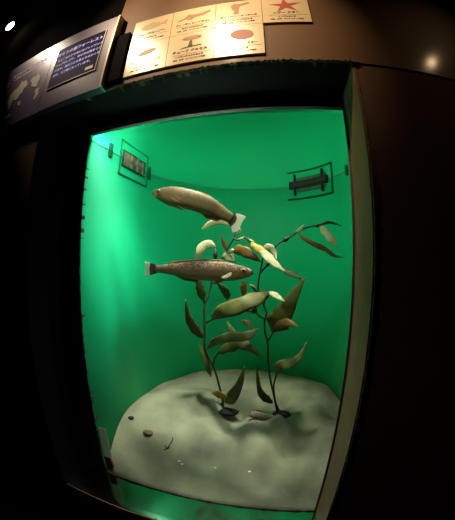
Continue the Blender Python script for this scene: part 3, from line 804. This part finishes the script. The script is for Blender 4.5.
cards = [(0, 1, pic_fish, 'ブルーグルーパー', 'ベラのなかま', 'cream species card with a yellowish fish, top left of the card block'),
         (1, 1, pic_dragon, 'ウィーディ シードラゴン', 'ヨウジウオのなかま', 'cream species card with a tan sea dragon picture'),
         (2, 1, pic_seahorse, 'ポットベリー シーホース', 'タツノオトシゴのなかま', 'cream species card with a tan seahorse picture'),
         (3, 1, pic_star, 'レザー スター', 'ヒトデのなかま', 'cream species card with an orange starfish, top right end of the block'),
         (0, 0, pic_plain, 'ケルプフィッシュ', 'タカノハダイのなかま', 'cream species card below the yellowish fish card, bottom left of the block'),
         (1, 0, pic_anemone, 'チューブ アネモネ', 'ハナギンチャクのなかま', 'cream species card with a dark stalked anemone picture'),
         (2, 0, pic_round, 'ビスケット シー スター', 'ヒトデのなかま', 'cream species card with a rose rounded animal, bottom right of the block')]
for (c, r, pic, nm, sub, lb) in cards:
    x0 = X0 + c * CW + (-.012 if r == 0 else .006) * (1 - c / 3) * (c < 3); z0 = Z0 + r * CH
    x0 = X0 + c * CW; z0 = Z0 + r * CH
    o = thing('species_card', lb, 'information card', M3((x0 + CW / 2, YC, z0)), 'species cards above the tank')
    Geo().box((x0 + .0012, YC - .012, z0 + .0012), (x0 + CW - .0012, YC, z0 + CH - .0012)).build('card', CARD, o)
    Y = YC - .0125
    pic(o, x0 + CW * .5, z0 + CH * .66, Y)
    g = Geo(); g.add(*text('name', nm, min(.021, .195 / len(nm)), x0 + CW * .5, z0 + CH * .335, Y, INK, o, fat=.0001)); g.build('name_line', INK, o)
    g = Geo(); g.box((x0 + .03, Y - .0004, z0 + CH * .27), (x0 + CW - .012, Y + .0004, z0 + CH * .276)); g.build('rule', TAN, o)
    g = Geo(); g.add(*text('sub', sub, .0125, x0 + CW * .5, z0 + CH * .19, Y, INK, o)); g.add(*text('sub', '学名・分布　オーストラリア南部', .0105, x0 + CW * .5, z0 + CH * .1, Y, INK, o)); g.build('small_print', INK, o)
# blank dark plate between sign and cards
o = Geo().box((-.905, .965, .885), (-.764, .9915, 1.236)).build('blank_plate', LINING, None, False, M3((-.83, .985, .885)))
tag(o, 'blank dark plate between the text panel and the species cards', 'plate')

# ------------------------------------------------------------------ map and text panels
YP = .94


def sx(u, v): p = onY(u, v, YP); return (p[0], p[2])


xa, xm, xb, zb, zt = -1.93, -1.352, -.852, .842, 1.412
mp = thing('map_panel', 'mauve grey panel with a beige world map, left of the text panel', 'information panel', M3(((xa + xm) / 2, .985, zb)), 'information panels beside the cards')
Geo().box((xa, YP, zb), (xm - .002, 0.987, zt)).build('board', PANEL, mp)
tp = thing('text_panel', 'mauve grey panel with a navy plate of lilac text, glow added, left of the species cards', 'information panel', M3(((xm + xb) / 2, .985, zb)), 'information panels beside the cards')
Geo().box((xm + .002, YP, zb), (xb - .012, 0.9915, zt)).build('board', PANEL, tp)
Geo().box((xb - .012, YP - .004, zb), (xb, 0.9915, zt + .003)).build('edge_strip', PANEL_EDGE, tp)['label'] = 'right edge, lamp light put into its pale colour'  # lamplit bevel of the panel painted as a pale strip
b5 = lambda x, y: sx(x / 7.43, 60 + y / 7.43)
conts = [[(205, 165), (165, 160), (130, 210), (95, 245), (75, 270), (55, 320), (65, 370), (85, 330), (100, 295), (130, 290), (165, 245), (180, 210), (205, 185)],
         [(225, 165), (255, 125), (290, 95), (300, 125), (280, 180), (255, 200), (230, 200)],
         [(270, 205), (297, 205), (290, 240), (260, 290), (250, 285), (262, 240)],
         [(130, 320), (155, 305), (150, 330), (130, 335)],
         [(30, 440), (75, 400), (80, 410), (40, 445)]]
for P, nm in zip(conts, ['continent', 'continent', 'continent', 'continent', 'caption_mark']):
    P = [b5(*q) for q in P]; Q = []
    for amp in ((.014, .008) if nm == 'continent' else ()):      # roughen the coastline
        Q = []
        for i, q in enumerate(P):
            r = P[(i + 1) % len(P)]; Q.append(q)
            Q.append(((q[0] + r[0]) / 2 + random.uniform(-amp, amp), (q[1] + r[1]) / 2 + random.uniform(-amp, amp)))
        P = Q
    Q = P
    flat(Q, YP - .0012, MAPLAND, nm, mp)
g = Geo(); g.add(*text('t', 'タスマン海の生きもの', .040, -1.42, 1.285, YP, TEXT_WHITE, mp, 'RIGHT', .0004)); g.build('title', TEXT_WHITE, mp)
g = Geo(); g.add(*text('t', '2', .06, -1.86, 1.235, YP, TEXT_WHITE, mp)); g.build('number', TEXT_WHITE, mp)
g = Geo().box((-1.79, YP - .001, 1.262), (-1.44, YP, 1.268)); g.build('title_rule', TEXT_WHITE, mp)
sc = [sx(59, 49), sx(105, 34), sx(96.5, 69.5), sx(51, 88)]
x0, x1, z0, z1 = -1.30, -.925, .985, 1.305
pl = Geo().box((x0, YP - .004, z0), (x1, YP, z1)).build('glow_plate', SCREEN, tp)  # text plate with its own added glow
g = Geo()
for A, B in (((x0 - .006, z0 - .006), (x1 + .006, z0)), ((x0 - .006, z1), (x1 + .006, z1 + .003)), ((x0 - .004, z0), (x0, z1)), ((x1, z0), (x1 + .005, z1))):
    g.box((A[0], YP - .006, A[1]), (B[0], YP, B[1]))
g.build('plate_rim', PANEL_EDGE, tp)
g = Geo(); g.add(*text('t', '海そうの森フォーレスト', .0335, (x0 + x1) / 2, z1 - .068, YP - .0045, LILAC_GLOW, tp, fat=.0005)); g.build('heading', LILAC_GLOW, tp)
g = Geo()
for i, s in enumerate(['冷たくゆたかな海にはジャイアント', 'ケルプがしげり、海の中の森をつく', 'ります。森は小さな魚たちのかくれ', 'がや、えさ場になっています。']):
    g.add(*text('t', s, .0225, x0 + .02, z1 - .118 - .040 * i, YP - .0045, LILAC_GLOW, tp, 'LEFT', .0002))
g.build('body_text', LILAC_GLOW, tp)
flat([(x1 - .075, z0 + .02), (x1 - .02, z0 + .02), (x1 - .02, z0 + .042), (x1 - .075, z0 + .042)], YP - .005, TEXT_WHITE, 'caption_mark', tp)

# ------------------------------------------------------------------ lamps
d = ray(10, 26); lp = d * (2.02 / d[2]); LP = M3(lp)
vb = -Vector(d); e1 = Vector(ray(14, 30) - ray(10, 26)); e1 = (e1 - vb * e1.dot(vb)).normalized()
aim = (vb * math.cos(math.radians(64)) + e1 * math.sin(math.radians(64))).normalized()
lt = thing('spotlight', 'lit ceiling spotlight above the map panel at the upper left', 'lamp', LP)
side = aim.cross(Vector((0, 0, 1))).normalized()
Geo().tube([LP - aim * .13, LP - aim * .11, LP - aim * .06, LP - aim * .005, LP], [.016, .025, .030, .035, .035], 20).build('head', LAMPBODY, lt, True)
Geo().tube([LP, LP + aim * .004], [.033, .031], 24).build('lens', LENS, lt)['label'] = 'glowing lens'
Geo().tube([LP - aim * .08, LP - aim * .08 - side * .07 + Vector((0, 0, .05)), LP - aim * .08 - side * .07 + Vector((0, 0, M3((0, 0, ZC)).z - LP.z)) + aim * 0], .008, 10).build('arm', LAMPBODY, lt)


def spot(name, loc, target, power, size, col=(1, .76, .47), rad=.03, blend=1.0):
    l = bpy.data.lights.new(name, 'SPOT'); l.energy = power; l.color = col; l.spot_size = math.radians(size); l.spot_blend = blend; l.shadow_soft_size = rad
    o = bpy.data.objects.new(name, l); C.objects.link(o); o.location = loc
    o.rotation_euler = (target - loc).to_track_quat('-Z', 'Y').to_euler(); return o


def mirror_spot(u, v, Y, zc_):
    p = onY(u, v, Y); dd = ray(u, v); dd = np.array([dd[0], -dd[1], dd[2]])
    return M3(p + dd * (zc_ - p[2]) / dd[2])


s1 = mirror_spot(140, 54, YC - .012, 2.1); s2 = mirror_spot(229, 45, YC - .012, 2.1); s3 = mirror_spot(45, 47, YP, 2.15); s4 = mirror_spot(432, 62, .985, 2.1)
print('spots', s1, s2, s3, s4)
spot('spot_cards_left', s1, M3((-.65, 1, 1.28)), 58, 44)
spot('spot_cards_right', s2, M3((-.14, 1, 1.2)), 54, 42)
spot('spot_panels', s3, M3((-1.42, .94, 1.30)), 27, 42, (1, .80, .62))
spot('spot_wall', s4, M3((.66, 1, .90)), 3, 32, (1, .66, .34))


def area(name, loc, rot, sx_, sy_, power, col):
    l = bpy.data.lights.new(name, 'AREA'); l.shape = 'RECTANGLE'; l.size = sx_; l.size_y = sy_; l.energy = power; l.color = col
    o = bpy.data.objects.new(name, l); C.objects.link(o); o.location = loc; o.rotation_euler = rot; return o


al = area('tank_lamp', M3((-.42, 1.80, 1.5)), (math.radians(-7), math.radians(4), 0), .10, .10, 20, (1, 1, .84)); al.data.spread = math.radians(60)
area('tank_lamp_bar', M3((-.60, 1.312, .822)), (math.radians(24), 0, 0), .62, .02, 25, (.97, 1, .92))
spot('tank_fill_side', M3((.38, 1.40, 1.45)), M3((-1.17, 1.55, -.95)), 230, 58, (.95, 1, .9), .16, 1.0)  # unseen spot added to fill the lower left tank wall

w = bpy.data.worlds.new('world'); SC.world = w; w.use_nodes = True
w.node_tree.nodes['Background'].inputs[0].default_value = (.02, .018, .016, 1); w.node_tree.nodes['Background'].inputs[1].default_value = .0
SC.view_settings.view_transform = 'Standard'; SC.view_settings.look = 'None'
SC.view_settings.exposure = 0; SC.view_settings.gamma = 1; SC.view_settings.use_curve_mapping = False
SC.cycles.use_denoising = True
SC.cycles.max_bounces = 10; SC.cycles.transparent_max_bounces = 16
